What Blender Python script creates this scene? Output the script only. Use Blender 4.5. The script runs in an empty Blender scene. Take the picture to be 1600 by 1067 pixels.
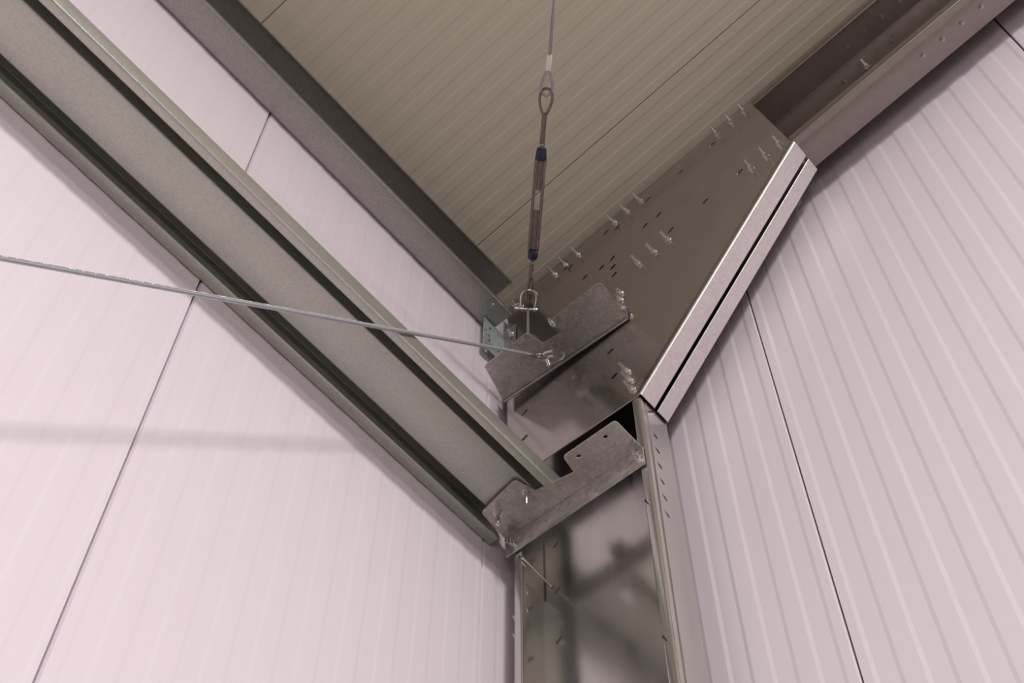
import bpy, bmesh, math, random
from mathutils import Vector as V, Matrix
random.seed(7)
SC = bpy.context.scene
COL = SC.collection

# ------------------------------------------------------------------ camera
F = V((-0.32828, 0.37771, 0.86578)); R = V((0.75799, 0.65226, 0.00285)); U = V((0.56363, -0.65719, 0.50042))
cd = bpy.data.cameras.new('camera'); cam = bpy.data.objects.new('camera', cd); COL.objects.link(cam)
cd.sensor_width = 36.0; cd.lens = 2224 / 1600 * 36.0; cd.clip_start = 0.05
m = Matrix((R, U, -F)).transposed().to_4x4(); m.translation = V((1.61, -1.91, 1.6)); cam.matrix_world = m
SC.camera = cam
# ------------------------------------------------------------------ world, lamps, exposure
w = bpy.data.worlds.new('hall_air'); SC.world = w; w.use_nodes = True
w.node_tree.nodes['Background'].inputs[0].default_value = (0.80, 0.76, 0.72, 1)
w.node_tree.nodes['Background'].inputs[1].default_value = 0.006

def area(name, loc, aim, size, power, col, sy=None):
    l = bpy.data.lights.new(name, 'AREA'); l.energy = power; l.color = col
    l.shape = 'RECTANGLE'; l.size = size; l.size_y = sy or size
    o = bpy.data.objects.new(name, l); COL.objects.link(o); o.location = loc
    o.rotation_euler = (V(aim) - V(loc)).to_track_quat('-Z', 'Y').to_euler(); return o
area('hall_lamp_near', (5.4, -3.2, 6.50), (4.8, -3.0, 0), 0.95, 445, (1.0, 0.965, 0.965))
area('hall_lamp_far', (7.6, -5.5, 6.30), (6.3, -4.7, 0), 0.8, 215, (1.0, 0.965, 0.965))
area('low_fill_light', (4.6, -5.0, 1.3), (0.6, -0.6, 2.9), 2.2, 62, (1.0, 0.97, 0.97), 2.2)  # added unseen fill: brightens the lower walls and weakens the cable shadow
SC.view_settings.view_transform = 'Standard'; SC.view_settings.look = 'None'
SC.view_settings.gamma = 1; SC.view_settings.use_curve_mapping = False
SC.view_settings.exposure = 0.0

# ------------------------------------------------------------------ materials
def mat(name, base, metal=0.0, rough=0.5, spangle=0.0, sp_scale=60, bump=0.0, dirt=0.0, rvar=0.0, dirtcol=None, brushed=0):
    mt = bpy.data.materials.new(name); mt.use_nodes = True; nt = mt.node_tree; N = nt.nodes; L = nt.links
    b = N['Principled BSDF']; b.inputs['Metallic'].default_value = metal; b.inputs['Roughness'].default_value = rough
    tc = N.new('ShaderNodeTexCoord'); src = tc.outputs['Object']
    if brushed:
        mp = N.new('ShaderNodeMapping'); mp.inputs['Scale'].default_value = (1, 1, brushed); L.new(src, mp.inputs[0])
        bs = mp.outputs[0]
    else: bs = src
    col = N.new('ShaderNodeRGB'); col.outputs[0].default_value = (*base, 1); cur = col.outputs[0]
    if spangle:
        vo = N.new('ShaderNodeTexVoronoi'); vo.inputs['Scale'].default_value = sp_scale; L.new(bs, vo.inputs['Vector'])
        hs = N.new('ShaderNodeSeparateColor'); L.new(vo.outputs['Color'], hs.inputs[0])
        mr = N.new('ShaderNodeMapRange'); L.new(hs.outputs[0], mr.inputs[0])
        mr.inputs[3].default_value = 1 - spangle; mr.inputs[4].default_value = 1 + spangle
        mx = N.new('ShaderNodeVectorMath'); mx.operation = 'SCALE'; L.new(cur, mx.inputs[0]); L.new(mr.outputs[0], mx.inputs['Scale'])
        cur = mx.outputs[0]
        mr2 = N.new('ShaderNodeMapRange'); L.new(hs.outputs[1], mr2.inputs[0])
        mr2.inputs[3].default_value = max(.03, rough - rvar); mr2.inputs[4].default_value = rough + rvar
        L.new(mr2.outputs[0], b.inputs['Roughness'])
    if dirt:
        no = N.new('ShaderNodeTexNoise'); no.inputs['Scale'].default_value = 9; no.inputs['Detail'].default_value = 9
        no.inputs['Roughness'].default_value = .65; L.new(src, no.inputs['Vector'])
        cr = N.new('ShaderNodeMapRange'); L.new(no.outputs[0], cr.inputs[0]); cr.inputs[1].default_value = .47; cr.inputs[2].default_value = .72
        cr.inputs[4].default_value = dirt
        mi = N.new('ShaderNodeMix'); mi.data_type = 'RGBA'; L.new(cr.outputs[0], mi.inputs[0]); L.new(cur, mi.inputs[6])
        mi.inputs[7].default_value = (*(dirtcol or tuple(c * .55 for c in base)), 1); cur = mi.outputs[2]
    L.new(cur, b.inputs['Base Color'])
    if bump:
        n2 = N.new('ShaderNodeTexNoise'); n2.inputs['Scale'].default_value = 240; n2.inputs['Detail'].default_value = 4
        L.new(bs, n2.inputs['Vector']); bp = N.new('ShaderNodeBump'); bp.inputs['Strength'].default_value = bump
        bp.inputs['Distance'].default_value = .002; L.new(n2.outputs[0], bp.inputs['Height']); L.new(bp.outputs[0], b.inputs['Normal'])
    return mt
M = dict(
    panel=mat('white_coated_panel', (.80, .72, .76), 0, .42, dirt=.10, dirtcol=(.70, .63, .64)),
    gable=mat('white_coated_gable_panel', (.76, .685, .725), 0, .38, dirt=.10, dirtcol=(.69, .62, .63)),
    roof=mat('bounce_tinted_roof_panel', (.57, .515, .41), 0, .45, dirt=.15, dirtcol=(.58, .50, .46)),  # white panels; the dim, warm bounce light is put into this colour
    core=mat('panel_joint_core', (.05, .045, .045), 0, .8),
    floor=mat('concrete_floor', (.22, .195, .165), 0, .7, dirt=.3),
    galv=mat('galvanised_steel', (.38, .37, .345), .9, .36, spangle=.10, sp_scale=260, bump=.12, rvar=.05, dirt=.15),
    galvrail=mat('galvanised_rail_steel', (.49, .495, .445), .8, .42, spangle=.07, sp_scale=300, bump=.15, rvar=.05, dirt=.12),
    smooth=mat('smooth_zinc_sheet', (.47, .435, .415), .95, .15, spangle=.02, sp_scale=40, rvar=.02, dirt=.12, bump=.03),
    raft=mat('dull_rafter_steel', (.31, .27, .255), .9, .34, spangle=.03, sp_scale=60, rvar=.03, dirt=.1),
    column=mat('column_zinc_sheet', (.60, .585, .56), .95, .20, spangle=.02, sp_scale=30, rvar=.03, dirt=.08, bump=.03, brushed=.1),
    brushed=mat('haunch_flange_sheet', (.80, .74, .74), .75, .42, spangle=.06, sp_scale=160, rvar=.05, dirt=.25, dirtcol=(.60, .53, .53)),
    hot=mat('hot_dip_bracket_steel', (.48, .455, .43), .85, .33, spangle=.11, sp_scale=110, rvar=.10, dirt=.40, dirtcol=(.26, .24, .23), bump=.2),
    hotlight=mat('lit_bracket_leg_steel', (.54, .52, .49), .8, .36, spangle=.18, sp_scale=60, rvar=.1, dirt=.5, dirtcol=(.36, .33, .31), bump=.2),  # lighter copy of the bracket steel; the leg's brighter shading is in the colour
    cleat=mat('bluish_cleat_steel', (.55, .62, .62), .6, .40, spangle=.2, sp_scale=90, rvar=.1, dirt=.4),
    bolt=mat('bright_zinc_bolt', (.66, .64, .61), 1.0, .24),
    black=mat('dark_bolt', (.12, .11, .11), .8, .4),
    wire=mat('wire_rope_steel', (.52, .54, .55), .6, .42),
    wiredark=mat('roof_wire_steel', (.36, .33, .33), .8, .4),
    ferrule=mat('aluminium_ferrule', (.75, .70, .64), .35, .4),
    turn=mat('turnbuckle_steel', (.20, .165, .15), .85, .38, spangle=.1, sp_scale=60, rvar=.05),
    paint=mat('dark_blue_collar', (.018, .022, .045), .3, .4),
)

# ------------------------------------------------------------------ helpers
def tag(o, label=None, cat=None, group=None, kind=None):
    if label: o['label'] = label
    if cat: o['category'] = cat
    if group: o['group'] = group
    if kind: o['kind'] = kind
    return o
def link(name, me, material, parent=None):
    o = bpy.data.objects.new(name, me); COL.objects.link(o)
    if material and not me.materials: me.materials.append(material)
    if parent: o.parent = parent; o.matrix_parent_inverse = Matrix.Translation(parent.location).inverted()
    return o
def build(name, bm, material, parent=None, smooth=False):
    bmesh.ops.remove_doubles(bm, verts=bm.verts[:], dist=1e-6)
    bmesh.ops.recalc_face_normals(bm, faces=bm.faces[:])
    me = bpy.data.meshes.new(name); bm.to_mesh(me); bm.free()
    for p in me.polygons: p.use_smooth = smooth
    if smooth:
        try: me.set_sharp_from_angle(angle=math.radians(38))
        except Exception: pass
    return link(name, me, material, parent)
def empty(name, loc, label, cat, group=None):
    o = bpy.data.objects.new(name, None); COL.objects.link(o); o.location = loc; o.empty_display_size = .05
    bpy.context.view_layer.update()
    return tag(o, label, cat, group)
def rounded(pts, r, seg=4, closed=False):
    """round the corners of a 2-D polyline"""
    out = []; n = len(pts)
    for i, p in enumerate(pts):
        p = V(p)
        if not closed and i in (0, n - 1): out.append(p); continue
        a = V(pts[i - 1]); b = V(pts[(i + 1) % n]); da = (a - p); db = (b - p)
        rr = r[i] if isinstance(r, (list, tuple)) else r
        ang = da.angle(db) if da.length and db.length else math.pi
        if rr <= 0 or ang > 3.10: out.append(p); continue
        d = min(rr / math.tan(ang / 2), da.length * .49, db.length * .49); r2 = d * math.tan(ang / 2)
        p0 = p + da.normalized() * d; p1 = p + db.normalized() * d
        c = p + (da.normalized() + db.normalized()).normalized() * (r2 / math.sin(ang / 2))
        v0 = p0 - c; v1 = p1 - c; th = v0.angle_signed(v1)
        for k in range(seg + 1):
            t = -th * k / seg
            out.append(c + V((v0.x * math.cos(t) - v0.y * math.sin(t), v0.x * math.sin(t) + v0.y * math.cos(t))))
    return out
def sheet(bm, pts, t, O, A, B, W, r=.004, seg=4):
    """thin folded sheet: polyline pts (2-D in axes A,B at O) of thickness t, extruded by vector W"""
    O, A, B, W = V(O), V(A), V(B), V(W)
    P = rounded([V(p) for p in pts], r, seg); n = len(P); L = []; Rr = []
    for i in range(n):
        if i == 0: d = (P[1] - P[0]).normalized(); k = 1
        elif i == n - 1: d = (P[-1] - P[-2]).normalized(); k = 1
        else:
            d0 = (P[i] - P[i - 1]).normalized(); d1 = (P[i + 1] - P[i]).normalized(); d = (d0 + d1).normalized(); k = 1 / max(.3, d.dot(d1))
        nn = V((-d.y, d.x)) * (t / 2 * k); L.append(P[i] + nn); Rr.append(P[i] - nn)
    f = lambda p: O + A * p.x + B * p.y
    v = [[bm.verts.new(f(p) + W * s) for p in S] for s in (0, 1) for S in (L, Rr)]
    l0, r0, l1, r1 = v
    for i in range(n - 1):
        bm.faces.new((l0[i], l0[i + 1], l1[i + 1], l1[i])); bm.faces.new((r0[i], r1[i], r1[i + 1], r0[i + 1]))
        bm.faces.new((l0[i], r0[i], r0[i + 1], l0[i + 1])); bm.faces.new((l1[i], l1[i + 1], r1[i + 1], r1[i]))
    for i in (0, n - 1): bm.faces.new((l0[i], l1[i], r1[i], r0[i]))
def plate(bm, outline, holes, O, A, B, N, t):
    """flat plate with real holes; outline/holes are 2-D loops in axes A,B at O, thickness t along N"""
    O, A, B, N = V(O), V(A), V(B), V(N).normalized()
    es = []
    for loop in [outline] + list(holes):
        vs = [bm.verts.new(O + A * p[0] + B * p[1]) for p in loop]
        es += [bm.edges.new((vs[i], vs[(i + 1) % len(vs)])) for i in range(len(vs))]
    g = bmesh.ops.triangle_fill(bm, use_beauty=True, use_dissolve=False, edges=es, normal=A.cross(B))
    fs = [x for x in g['geom'] if isinstance(x, bmesh.types.BMFace)]
    ex = bmesh.ops.extrude_face_region(bm, geom=fs)
    bmesh.ops.translate(bm, verts=[x for x in ex['geom'] if isinstance(x, bmesh.types.BMVert)], vec=N * t)
def slot(cx, cy, l=.024, h=.011, ang=0, n=5):
    out = []; e = max(0, (l - h) / 2)
    for s in (1, -1):
        for k in range(n + 1):
            a = -math.pi / 2 + math.pi * k / n
            x = s * (e + h / 2 * math.cos(a)); y = s * h / 2 * math.sin(a)
            out.append((cx + x * math.cos(ang) - y * math.sin(ang), cy + x * math.sin(ang) + y * math.cos(ang)))
    return out
def frame(d):
    d = V(d).normalized(); a = V((0, 0, 1)) if abs(d.z) < .9 else V((1, 0, 0)); x = a.cross(d).normalized(); return x, d.cross(x), d
def tube(bm, pts, r, n=10, closed=False, caps=True):
    pts = [V(p) for p in pts]; rs = r if isinstance(r, (list, tuple)) else [r] * len(pts); rings = []; N = len(pts); X = None
    for i, p in enumerate(pts):
        if closed: d = pts[(i + 1) % N] - pts[i - 1]
        else: d = pts[min(i + 1, N - 1)] - pts[max(i - 1, 0)]
        d.normalize()
        if X is None: X = frame(d)[0]
        X = (X - d * X.dot(d)).normalized(); Y = d.cross(X)
        rings.append([bm.verts.new(p + (X * math.cos(2 * math.pi * k / n) + Y * math.sin(2 * math.pi * k / n)) * rs[i]) for k in range(n)])
    for i in range(N if closed else N - 1):
        a, b = rings[i], rings[(i + 1) % N]
        for k in range(n): bm.faces.new((a[k], a[(k + 1) % n], b[(k + 1) % n], b[k]))
    if caps and not closed: bm.faces.new(rings[0]); bm.faces.new(rings[-1])
def cyl(bm, a, b, r, n=12):
    a, b = V(a), V(b); X, Y, d = frame(b - a)
    R0 = [[bm.verts.new(q + (X * math.cos(2 * math.pi * k / n) + Y * math.sin(2 * math.pi * k / n)) * r) for k in range(n)] for q in (a, b)]
    for k in range(n): bm.faces.new((R0[0][k], R0[0][(k + 1) % n], R0[1][(k + 1) % n], R0[1][k]))
    bm.faces.new(R0[0]); bm.faces.new(R0[1])
def thread(bm, a, b, r, pitch=.0035, n=10):
    a, b = V(a), V(b); k = max(2, int((b - a).length / pitch * 2)); tube(bm, [a.lerp(b, i / k) for i in range(k + 1)], [r * (1 if i % 2 else .86) for i in range(k + 1)], n)
def arc(c, X, Y, r, a0, a1, n=12, ry=None):
    return [V(c) + V(X) * r * math.cos(a0 + (a1 - a0) * i / n) + V(Y) * (ry or r) * math.sin(a0 + (a1 - a0) * i / n) for i in range(n + 1)]
def box(bm, lo, hi):
    g = bmesh.ops.create_cube(bm, size=1); c = (V(lo) + V(hi)) / 2; s = V(hi) - V(lo)
    for v in g['verts']: v.co = V((v.co.x * s.x, v.co.y * s.y, v.co.z * s.z)) + c

# bolt meshes, built along +Z from the plate's face: washer, nut, projecting thread
def bolt_mesh(name, proj=.034, r=.0055, material=None, head=False, back=.012):
    bm = bmesh.new()
    cyl(bm, (0, 0, 0), (0, 0, .0025), r * 2.2, 16)
    if head:
        cyl(bm, (0, 0, .0025), (0, 0, .0105), r * 1.75, 6); cyl(bm, (0, 0, -back), (0, 0, .003), r * .9, 10)
    else:
        cyl(bm, (0, 0, .0025), (0, 0, .012), r * 1.75, 6); cyl(bm, (0, 0, .012), (0, 0, .0135), r * 1.3, 12)
        thread(bm, (0, 0, -back), (0, 0, proj), r)
    bmesh.ops.recalc_face_normals(bm, faces=bm.faces[:])
    me = bpy.data.meshes.new(name); bm.to_mesh(me); bm.free(); me.materials.append(material or M['bolt']); return me
BOLT = bolt_mesh('bolt', .038); BOLTL = bolt_mesh('bolt_long', .050, r=.006); BOLTS = bolt_mesh('bolt_short', .022); HEAD = bolt_mesh('bolt_head', r=.0036, material=M['galv'], head=True)
def bolt(parent, p, d, me=None, name='bolt'):
    o = bpy.data.objects.new(name, me or BOLT); COL.objects.link(o); o.parent = parent
    o.matrix_parent_inverse = Matrix.Translation(parent.location).inverted()
    o.location = p; o.rotation_euler = V(d).to_track_quat('Z', 'Y').to_euler(); return o

# ------------------------------------------------------------------ setting: walls, ceiling, floor
GY = 0.070                     # inside face of the gable panels
SL = 0.157                     # roof slope
zc = lambda x: 5.975 + SL * x  # underside of roof panels
zt = lambda x: 5.938 + SL * x  # top of rafter
YN, XM = -9.0, 9.0

def ribbed(w, first, pitch, duty=.5, slope=.007, depth=.0018, gap=.0022, thick=.05, reveal=.006):
    """closed cross-section of a micro-ribbed panel, s across the panel, h out of the face"""
    P = [(gap, -thick), (gap, -reveal), (gap + .003, 0)]
    s = first
    while s < w - .02:
        P += [(s - slope / 2, 0), (s + slope / 2, -depth)]
        e = min(s + pitch * duty, w - .012)
        P += [(e - slope / 2, -depth), (e + slope / 2, 0)]
        s += pitch
    P += [(w - gap - .003, 0), (w - gap, -reveal), (w - gap, -thick)]
    return P
def extr(bm, prof, f0, f1):
    a = [bm.verts.new(f0(*p)) for p in prof]; b = [bm.verts.new(f1(*p)) for p in prof]; n = len(prof)
    for i in range(n): bm.faces.new((a[i], a[(i + 1) % n], b[(i + 1) % n], b[i]))

def wallbox(name, lo, hi):
    bm = bmesh.new(); box(bm, lo, hi); o = build(name, bm, M['core']); o['kind'] = 'structure'; return o
WL = wallbox('wall_left', (-.09, YN, 0), (-.045, .14, 6.05))
y0 = -0.169; W1 = 1.03; k = 0
while y0 - (k - 1) * W1 > YN:
    bm = bmesh.new()
    base = y0 - (k - 1) * W1 if k else y0 + .238          # far edge of this panel; s runs towards the camera
    pr = ribbed(W1, .020, .103, slope=.009, depth=.0009) if k else ribbed(.238, .03, .103, slope=.009, depth=.0009)
    extr(bm, pr, lambda s, h: V((h, base - s, 0)), lambda s, h: V((h, base - s, 5.972)))
    build('panel', bm, M['panel'], WL)
    k += 1
WG = wallbox('wall_back', (-.09, GY + .045, 0), (XM, GY + .09, 7.5))
GW, G0 = 1.0365, .8215; k = 0
while G0 + (k - 1) * GW < XM:
    bm = bmesh.new(); b0 = G0 + (k - 1) * GW if k else 0.0
    pr = ribbed(GW, .031, .1035, slope=.010, depth=.0022) if k else ribbed(G0, .0141, .1035, slope=.010, depth=.0022, gap=.0012)
    extr(bm, pr, lambda s, h: V((b0 + s, GY - h, 0)), lambda s, h: V((b0 + s, GY - h, zc(b0 + s) - .002)))
    build('panel', bm, M['gable'], WG); k += 1
# ceiling
bm = bmesh.new()
vs = [bm.verts.new((x, y, zc(x) + d)) for d in (.05, .09) for x, y in ((-.09, YN), (XM, YN), (XM, .14), (-.09, .14))]
for q in ((0, 1, 2, 3), (7, 6, 5, 4), (0, 4, 5, 1), (1, 5, 6, 2), (2, 6, 7, 3), (3, 7, 4, 0)): bm.faces.new([vs[i] for i in q])
CE = build('ceiling', bm, M['core']); CE['kind'] = 'structure'
yb = -.358 + 1.03; k = 0
while yb - k * 1.03 > YN:
    bm = bmesh.new(); b0 = yb - k * 1.03
    w = 1.03
    pr = ribbed(w, .030, .07, slope=.007, depth=.0012, gap=.0009, reveal=.003)
    if k == 0: pr = ribbed(.38, .030, .07, slope=.007, depth=.0012, gap=.0009, reveal=.003); b0 = .022
    extr(bm, pr, lambda s, h: V((0, b0 - s, zc(0) - h)), lambda s, h: V((XM, b0 - s, zc(XM) - h)))
    build('panel', bm, M['roof'], CE); k += 1
bm = bmesh.new(); box(bm, (-.09, YN, -.1), (XM, .14, 0)); FL = build('floor', bm, M['floor']); FL['kind'] = 'structure'

# ------------------------------------------------------------------ column
CF = -.120                     # front plane of column lips
XA, XB = .066, .516
col = empty('steel_column', (.29, -.06, 0), 'tall galvanised channel column with slotted flanges in the corner', 'column')
ZT = 4.885
bm = bmesh.new()
hs = [slot(.116, z, .025, .015, .6) for z in [4.678 - .19 * i for i in range(-1, 20)]] + [slot(.46, z, .022, .012, .6) for z in [4.583 - .76 * i for i in range(0, 5)]]
plate(bm, [(XA, 0), (XB, 0), (XB, ZT), (XA, ZT)], hs, (0, -.004, 0), (1, 0, 0), (0, 0, 1), (0, 1, 0), .003)
build('web', bm, M['column'], col)
for side, X, sg in (('inner', XB, -1), ('outer', XA, 1)):
    bm = bmesh.new()
    # slotted flat of the flange
    hs = [slot(-.071, z, .023, .013, -.75) for z in [4.746 - .0688 * i for i in range(6)]] if sg < 0 else \
         [slot(-.076, z, .023, .013, -.75) for z in [4.526 + .0685 * 1 - .0685 * i for i in range(4)]]
    plate(bm, [(-.088, 0), (-.003, 0), (-.003, ZT), (-.088, ZT)], hs, (X + (.0015 if sg < 0 else -.0015), 0, 0), (0, 1, 0), (0, 0, 1), (-1 if sg < 0 else 1, 0, 0), .003)
    # rolled front: groove, round corner, lip and its return
    P = [(0, -.088), (0, -.092), (sg * .003, -.097), (sg * .003, -.100), (0, -.105), (0, CF), (sg * .026, CF), (sg * .026, CF + .016)]
    sheet(bm, P, .003, (X, 0, 0), (1, 0, 0), (0, 1, 0), (0, 0, ZT if sg > 0 else 4.885), r=[0, .002, .002, .002, .002, .010, .004, 0], seg=5)
    build(side + '_flange', bm, M['column'], col, smooth=True)
# liner plate of the splice inside the outer flange
bm = bmesh.new(); box(bm, (XA + .002, -.090, 4.487), (XA + .006, -.012, 4.9)); build('liner_plate', bm, M['column'], col)
bm = bmesh.new(); thread(bm, (.098, -.128, 4.524), (.098, -.006, 4.517), .0042, .004); build('threaded_rod', bm, M['bolt'], col)
for z in (4.42, 3.93): 
    bm = bmesh.new(); cyl(bm, (XB - .020, CF - .002, z), (XB - .020, CF - .006, z), .003, 8); cyl(bm, (XB - .020, CF - .005, z), (XB - .020, CF - .008, z), .004, 8); build('screw', bm, M['black'], col)

# ------------------------------------------------------------------ rafter
ux = V((1, 0, SL)).normalized(); uz = V((-SL, 0, 1)).normalized()
raf = empty('rafter', (1.1, -.06, 5.9), 'long galvanised channel rafter sloping up along the gable wall', 'beam')
O = V((1.105, 0, zt(1.105))); LEN = 6.2; D = .462
bm = bmesh.new()
A_, B_ = V((0, 1, 0)), uz
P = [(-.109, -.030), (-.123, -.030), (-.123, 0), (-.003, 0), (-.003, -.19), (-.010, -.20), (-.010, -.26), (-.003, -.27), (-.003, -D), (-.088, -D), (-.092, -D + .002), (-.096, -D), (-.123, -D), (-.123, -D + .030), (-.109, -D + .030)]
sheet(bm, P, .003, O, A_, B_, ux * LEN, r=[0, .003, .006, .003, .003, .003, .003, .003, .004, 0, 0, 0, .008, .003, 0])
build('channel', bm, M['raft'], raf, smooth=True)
for i in range(16):
    s = (1.555 - 1.105 + .0705 * i) * math.sqrt(1 + SL * SL)
    bolt(raf, O + ux * s - uz * (D + .0015) + V((0, -.060, 0)), -uz, HEAD)
    if i < 12: bolt(raf, O + ux * (s - .10) - uz * .002 + V((0, -.055, 0)), -uz, HEAD)
for x, z in ((1.384, 6.05), (1.576, 6.08)): bolt(raf, (x, -.006, z), (0, -1, 0), HEAD)
bolt(raf, (1.47, -.010, 6.02), (0, -1, 0), BOLT)

# ------------------------------------------------------------------ knee haunch (two pressed plates back to back)
kn = empty('knee_haunch', (.55, -.06, 5.3), 'large brown-grey pressed knee plate joining column and rafter', 'plate')
HF = -.1255
OUT = [(.040, 4.892), (.516, 4.884), (1.180, 5.634), (1.1715, 5.668), (1.115, 6.035), (1.085, 6.098), (.04, 5.938)]
bolts = [(.962, 6.047), (1.022, 6.057), (1.075, 6.065), (.514, 5.985), (.570, 5.994), (.627, 6.001), (.249, 5.936), (.297, 5.946), (.352, 5.955),
         (.584, 5.588), (.643, 5.593), (.700, 5.602), (1.031, 5.658), (1.088, 5.667), (1.141, 5.676), (.490, 5.038), (.495, 4.985), (.499, 4.933)]
holes = [(.935, 6.006), (.799, 5.983), (.855, 5.667), (.992, 5.691), (.659, 5.963), (.686, 5.805), (.630, 5.800), (.717, 5.648), (.526, 5.932),
         (.478, 5.955), (.490, 5.745), (.444, 5.739), (.488, 5.687), (.489, 5.632), (.375, 5.758), (.442, 5.202), (.446, 5.061), (.111, 5.206), (.110, 5.069),
         (.293, 5.624), (.30, 5.915), (.318, 5.900)]
bm = bmesh.new()
plate(bm, OUT, [slot(x, z, .026, .0145, .60 if z > 5.3 else .5) for x, z in holes], (0, HF + .003, 0), (1, 0, 0), (0, 0, 1), (0, -1, 0), .003)
build('front_plate', bm, M['smooth'], kn)
bm = bmesh.new()
plate(bm, OUT, [], (0, -.0125, 0), (1, 0, 0), (0, 0, 1), (0, -1, 0), .003); build('rear_plate', bm, M['smooth'], kn)
e0, e1 = V((.5205, 0, 4.886)), V((1.182, 0, 5.634)); ed = (e1 - e0); en = V((ed.z, 0, -ed.x)).normalized()
for nm, P in (('front_flange', [(HF + .0015, -.020), (HF + .0015, .004), (-.0655, .004), (-.0625, .001)]), ('rear_flange', [(-.0475, .001), (-.0505, .004), (-.0020, .004), (-.0020, -.02)])):
    bm = bmesh.new()
    sheet(bm, P, .003, e0, (0, 1, 0), en, ed, r=[0, .006, .002, 0] if nm[0] == 'f' else [0, .002, .006, 0], seg=5)
    build(nm, bm, M['brushed'], kn, smooth=True)
for x, z in bolts: bolt(kn, (x, HF, z), (0, -1, 0))
for x, z in ((.231, 5.62), (.072, 5.93), (.098, 5.885), (.498, 5.452), (.502, 5.492)): bolt(kn, (x, HF, z), (0, -1, 0), BOLTS)

# ------------------------------------------------------------------ wall rail and eaves purlin
rail = None
bm = bmesh.new()
ZB = 4.633; HR = .060
P = [(.034, .026), (.034, 0), (.003, 0), (.003, .115), (.088, .115), (.072, .016), (.205, .016), (.190, .115), (.238, .115), (.238, HR), (.262, HR), (.262, 0), (.238, 0), (.238, .024)]
sheet(bm, P, .0028, (0, 0, ZB), (1, 0, 0), (0, 0, 1), (0, 1, 0), r=.004)
for v in bm.verts: pass
bm.free()
bm = bmesh.new()
sheet(bm, P, .0028, (0, -9, ZB), (1, 0, 0), (0, 0, 1), (0, 9 - .150, 0), r=.004)
rail = build('wall_rail', bm, M['galvrail'], smooth=True)
tag(rail, 'wide galvanised wall rail with deep dark grooves crossing the white left wall', 'beam')
bm = bmesh.new()
PZ = 5.747
P = [(.104, .016), (.104, 0), (.003, 0), (.003, .224), (.104, .2395), (.104, .223)]
sheet(bm, P, .003, (0, -9, PZ), (1, 0, 0), (0, 0, 1), (0, 9 - .180, 0), r=.004)
pur = build('eaves_purlin', bm, M['galv'], smooth=True)
tag(pur, 'galvanised eaves purlin, dark inside, running where left wall meets roof', 'beam')

# slotted angle cleat at the purlin's end
cl = empty('slotted_cleat', (.04, -.16, 5.56), 'small pale bluish slotted angle cleat under the purlin end', 'bracket')
bm = bmesh.new()
plate(bm, [(-.236, 5.560), (-.133, 5.560), (-.133, 5.742), (-.236, 5.742)],
      [slot(-.205, 5.700, .020, .010, 1.2), slot(-.208, 5.650, .020, .010, 1.2), slot(-.206, 5.622, .020, .010, 1.2), slot(-.160, 5.61, .02, .010, 1.2)],
      (.030, 0, 0), (0, 1, 0), (0, 0, 1), (1, 0, 0), .003)
build('side_leg', bm, M['cleat'], cl)
bm = bmesh.new()
plate(bm, [(.030, 5.560), (.080, 5.560), (.080, 5.78), (.030, 5.78)], [slot(.060, 5.70, .02, .010, .6)], (0, -.1295, 0), (1, 0, 0), (0, 0, 1), (0, -1, 0), .003)
build('back_leg', bm, M['hot'], cl)
bolt(cl, (.060, -.1325, 5.735), (0, -1, 0), BOLTS); bolt(cl, (.060, -.1325, 5.61), (0, -1, 0), BOLTS)
# clip on purlin lip
clip = empty('purlin_clip', (.09, -.27, 5.765), 'small steel clip with bolt on the lower lip of the eaves purlin', 'clip')
bm = bmesh.new(); box(bm, (.066, -.31, 5.7495), (.1000, -.22, 5.7525)); box(bm, (.0985, -.31, 5.752), (.1010, -.22, 5.775)); build('tab', bm, M['galv'], clip)
bolt(clip, (.082, -.25, 5.753), (0, 0, 1), BOLTS)

# ------------------------------------------------------------------ brackets
def edge(o, w_=.0016):
    md = o.modifiers.new('bevel', 'BEVEL'); md.width = w_; md.segments = 2; md.limit_method = 'ANGLE'; md.angle_limit = 1.0; return o
def hplate(pts, r, holes, z, t=.005):
    bm = bmesh.new(); o = rounded([V(p) for p in pts], r, 4, True); plate(bm, [(p.x, p.y) for p in o], holes, (0, 0, z), (1, 0, 0), (0, 1, 0), (0, 0, 1), t); return bm
rb = empty('rail_bracket', (.28, -.15, 4.63), 'notched galvanised angle bracket bolted across the column under the rail end', 'bracket')
ZL = 4.634
LB = [(.046, -.124), (.056, -.244), (.195, -.266), (.213, -.205), (.325, -.183), (.334, -.240), (.508, -.240), (.508, -.124)]
bm = hplate(LB, [0, .012, .014, .004, .004, .012, .012, 0], [slot(.367, -.214, .013, .011, 0), slot(.457, -.216, .013, .011, 0)], ZL)
edge(build('shelf_leg', bm, M['hot'], rb))
bm = bmesh.new()
sheet(bm, [(-.118, .0025), (-.1285, .0025), (-.1285, -.070)], .005, (.046, 0, ZL), (0, 1, 0), (0, 0, 1), (.464, 0, 0), r=.006, seg=5)
build('down_leg', bm, M['hotlight'], rb, smooth=True)
bm = bmesh.new(); tube(bm, [(.050, -.1298, ZL - .0012), (.506, -.1298, ZL - .0012)], .0026, 6); build('fold_highlight_bead', bm, M['galv'], rb, True)  # bead added to draw the highlight along the fold
for x, y in ((.089, -.213), (.188, -.214)): bolt(rb, (x, y, ZL), (0, 0, -1), BOLTL)
bolt(rb, (.492, -.131, 4.606), (0, -1, 0), BOLTS); bolt(rb, (.497, -.131, 4.585), (0, -1, 0), BOLTS); bolt(rb, (.066, -.131, 4.598), (0, -1, 0), BOLTS)
bolt(rb, (.078, -.131, 4.583), (0, -1, 0), BOLTS)

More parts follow.
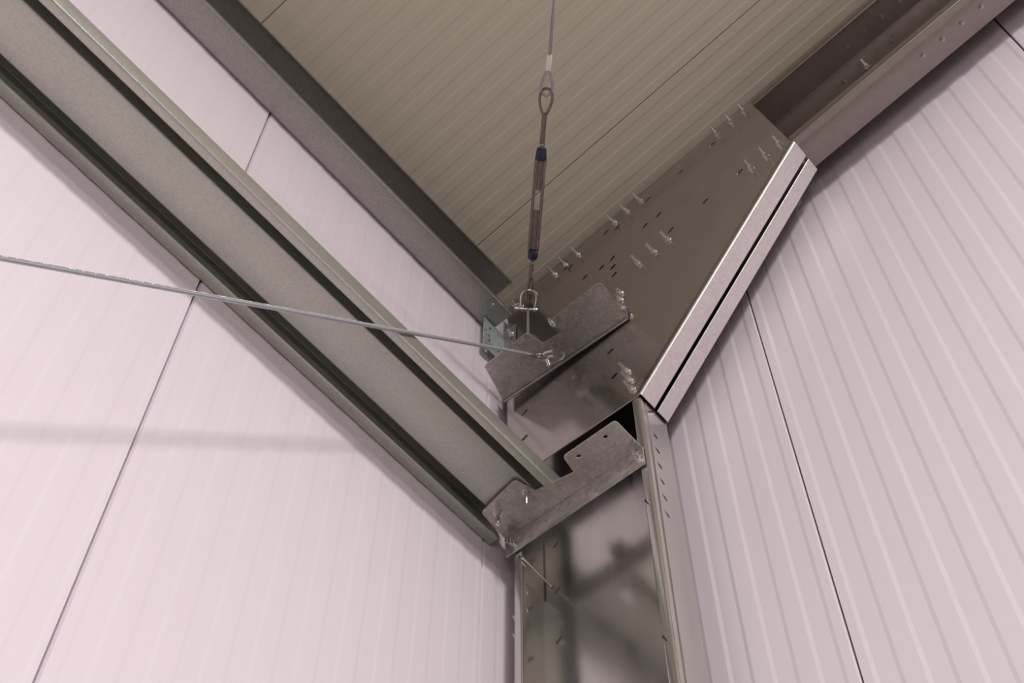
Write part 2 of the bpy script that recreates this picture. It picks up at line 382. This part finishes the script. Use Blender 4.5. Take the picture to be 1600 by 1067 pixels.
cb = empty('cable_bracket', (.28, -.2, 5.3), 'notched galvanised angle bracket on the knee plate holding both cables', 'bracket')
ZU = 5.300
UB = [(.050, -.156), (.087, -.285), (.262, -.290), (.272, -.230), (.345, -.222), (.345, -.277), (.537, -.282), (.521, -.138)]
bm = hplate(UB, [0, .006, .012, .006, .006, .010, .014, 0], [slot(.405, -.235, .016, .011, .5), slot(.267, -.176, .016, .014, 0)], ZU)
edge(build('shelf_leg', bm, M['hot'], cb))
bm = bmesh.new(); a = V((.050, -.151, ZU)); b = V((.521, -.133, ZU)); dd = (b - a); nrm = V((-dd.y, dd.x, 0)).normalized()
sheet(bm, [(-.006, .0025), (.0025, .0025), (.0025, .075)], .005, a, nrm, (0, 0, 1), dd, r=.006, seg=5)
build('upright_leg', bm, M['hot'], cb, smooth=True)
bm = bmesh.new()
sheet(bm, [(-.0015, -.0012), (.0015, -.0035), (.0045, -.0012)], .003, a + V((0, 0, -.0005)), nrm, (0, 0, 1), dd, r=.003); build('fold_highlight_bead', bm, M['galv'], cb, smooth=True)  # thin added strip standing in for the bright line on the fold
for x, y, z in ((.500, -.142, 5.335), (.512, -.142, 5.36), (.075, -.156, 5.335), (.47, -.142, 5.35)): bolt(cb, (x, y, z), (0, -1, 0), BOLTS)
# upright anchor plate on the front tab
e = V((1, -1, 0)).normalized()
bm = bmesh.new(); f = V((.262, -.284, 0))
s = V((1, 1, 0)).normalized()
plate(bm, [(-.022, ZU + .004), (0, ZU + .001), (.003, 5.452), (-.006, 5.470), (-.020, 5.470), (-.024, 5.44)], [slot(-.009, 5.453, .010, .010)], f - s * .003, e, (0, 0, 1), s, .006)
build('anchor_plate', bm, M['galv'], cb)

# ------------------------------------------------------------------ roof cable rigging
Dv = V((.690, -.692, .108)).normalized(); P0 = V((.262, -.284, 5.453)); s2 = s
def q(t): return P0 + Dv * t
# bow shackle
sh = empty('bow_shackle', P0, 'small galvanised bow shackle on the upright anchor plate below the turnbuckle', 'shackle', None)
bm = bmesh.new()
pts = [P0 + s2 * .020 - Dv * .004, P0 + s2 * .024 + Dv * .030] + arc(q(.040), s2, Dv, .024, 0, math.pi, 10)[1:-1] + [P0 - s2 * .024 + Dv * .030, P0 - s2 * .020 - Dv * .004]
tube(bm, pts, .0044, 10); 
for k_ in (1, -1): cyl(bm, P0 + s2 * k_ * .016, P0 + s2 * k_ * .024, .0075, 12)
build('bow', bm, M['bolt'], sh, True)
bm = bmesh.new(); cyl(bm, P0 - s2 * .032, P0 + s2 * .028, .0036, 10); cyl(bm, P0 - s2 * .042, P0 - s2 * .031, .0070, 12); cyl(bm, P0 + s2 * .024, P0 + s2 * .028, .006, 6)
build('pin', bm, M['bolt'], sh, True)
# turnbuckle
tb = empty('turnbuckle', q(.18), 'dark steel turnbuckle with blue-black collars hanging above the shackle', 'turnbuckle')
def eye(bm, t0, t1, w, r, rev=False):
    n = 20; pts = []
    for i in range(n):
        a_ = 2 * math.pi * i / n; ww = w * (1 - .35 * math.cos(a_)) if rev else w * (1 + .35 * math.cos(a_))
        pts.append(q((t0 + t1) / 2 + (t1 - t0) / 2 * math.cos(a_)) + s2 * ww * math.sin(a_))
    tube(bm, pts, r, 8, closed=True)
TA, TB = .170, .510            # body of the turnbuckle
bm = bmesh.new()
for k_ in (1, -1): tube(bm, [q(TA) + s2 * k_ * .0085, q(TA + .03) + s2 * k_ * .0130, q(TB - .03) + s2 * k_ * .0130, q(TB) + s2 * k_ * .0085], .0046, 8)
build('body', bm, M['turn'], tb, True)
for a_, b_ in ((TA - .004, TA + .026), (TB - .032, TB + .004)):
    bm = bmesh.new(); tube(bm, [q(a_), q(a_ + .004), q(b_ - .004), q(b_)], [.0125, .0155, .0155, .0125] if a_ < .3 else [.0155, .0165, .0145, .0125], 14); build('collar', bm, M['paint'], tb, True)
bm = bmesh.new(); tube(bm, [q(.034), q(.05)], .003, 8); 
for k_ in (1, -1): tube(bm, [q(.030) , q(.036) + s2 * k_ * .006, q(.060) + s2 * k_ * .0075, q(.110) + s2 * k_ * .003], .0038, 8)
thread(bm, q(.105), q(.32), .0080, .006, 10); build('eye_bolt', bm, M['turn'], tb, True)
bm = bmesh.new(); eye(bm, .613, .692, .0175, .0042); thread(bm, q(.385), q(.618), .0080, .006, 10); build('eye_bolt', bm, M['turn'], tb, True)
for t in (TA - .016, TB + .012): 
    bm = bmesh.new(); cyl(bm, q(t), q(t + .006), .0095, 6); build('lock_nut', bm, M['galv'], tb)
# wire with thimble and ferrule
rc = empty('roof_cable', q(.8), 'thin steel wire rope rising from the turnbuckle along the roof', 'cable')
bm = bmesh.new()
TH = [(.668, 0), (.676, .010), (.690, .0165), (.706, .0160), (.745, .003)]
pts = [q(t) + s2 * w_ for t, w_ in reversed(TH)] + [q(t) - s2 * w_ for t, w_ in TH[1:]]
tube(bm, pts, .0038, 8); build('loop', bm, M['wiredark'], rc, True)
bm = bmesh.new(); 
for k_ in (1, -1): tube(bm, [q(.742) + s2 * k_ * .0035, q(.746) + s2 * k_ * .0035, q(.786) + s2 * k_ * .0035, q(.790) + s2 * k_ * .0035], [.003, .0050, .0050, .003], 10)
build('ferrule', bm, M['ferrule'], rc, True)
def rope(bm, a, b, R_, rs, turns_per_m=22):
    a, b = V(a), V(b); X, Y, d = frame(b - a); L_ = (b - a).length; n = int(L_ * turns_per_m * 5)
    for st in range(5):
        ph = st * 2 * math.pi / 5
        tube(bm, [a + d * (L_ * i / n) + (X * math.cos(ph + i * 2 * math.pi / 5 * 1.0 * (turns_per_m * L_ / n * 5) ) + Y * math.sin(ph + i * 2 * math.pi / 5 * (turns_per_m * L_ / n * 5))) * R_ for i in range(n + 1)], rs, 5)
    cyl(bm, a, b, R_ * .9, 8)
bm = bmesh.new(); rope(bm, q(.788), q(2.3), .0030, .0023); build('wire_rope', bm, M['wiredark'], rc, True)

# ------------------------------------------------------------------ wall cable (diagonal, lower left)
A0 = V((.270, -.264, 5.189)); B0 = V((.270, -1.663, 3.710)); dw = (B0 - A0).normalized()
K = V((.268, -.176, 5.297)); 
st = V((.268, -.232, 5.240))
wc = empty('wall_cable', A0, 'pale grey wire rope running down across the wall rail to the left', 'cable')
bm = bmesh.new(); rope(bm, A0, A0 + dw * 3.4, .0056, .0004, 26); build('wire_rope', bm, M['wire'], wc, True)
sx = V((1, 0, 0)); nrm = dw.cross(sx).normalized()
bm = bmesh.new(); tube(bm, [A0 + dw * .05, A0 + dw * .045, A0 + dw * .004, A0], [.0055, .0072, .0072, .0055], 10); build('ferrule', bm, M['galv'], wc, True)
u1 = V((.76, .65, 0))  # eye spread
bm = bmesh.new(); g = V((.98, .22, 0)); g = (g - dw * g.dot(dw)).normalized(); h = dw.cross(g).normalized()
tube(bm, arc(A0 - dw * .016, dw, g, .020, 0, 2 * math.pi * 23 / 24, 23, ry=.011), .0034, 8, closed=True)
tube(bm, [A0 - dw * .034, A0 - dw * .070], .0042, 8); cyl(bm, A0 - dw * .062 - g * .008, A0 - dw * .062 + g * .008, .007, 10)
build('eye', bm, M['galv'], wc, True)
K = A0 - dw * .088
s3 = empty('anchor_shackle', K, 'bright bow shackle hooked over the bracket fold at the end of the wall cable', 'shackle')
bm = bmesh.new()
for k_, l_ in ((1, .021), (-.1, .019)): tube(bm, [K + h * .013 * k_ - g * l_, K + h * (.013 * k_ + .004) , K + h * .013 * k_ + g * l_], .0060, 10)
tube(bm, [K - h * .020 - g * .010, K - h * .020 + g * .002], .006, 10)
cyl(bm, K + h * .012 - g * .004, K - h * .022 - g * .004, .0075, 10); build('fork', bm, M['bolt'], s3, True)
bm = bmesh.new(); tube(bm, arc(K - dw * .030 + g * .012, V((.95, .30, -.02)).normalized(), V((.1, .3, -.95)).normalized(), .027, math.pi * .86, math.pi * -.15, 14, ry=.020), .0055, 10); build('hook', bm, M['galv'], s3, True)
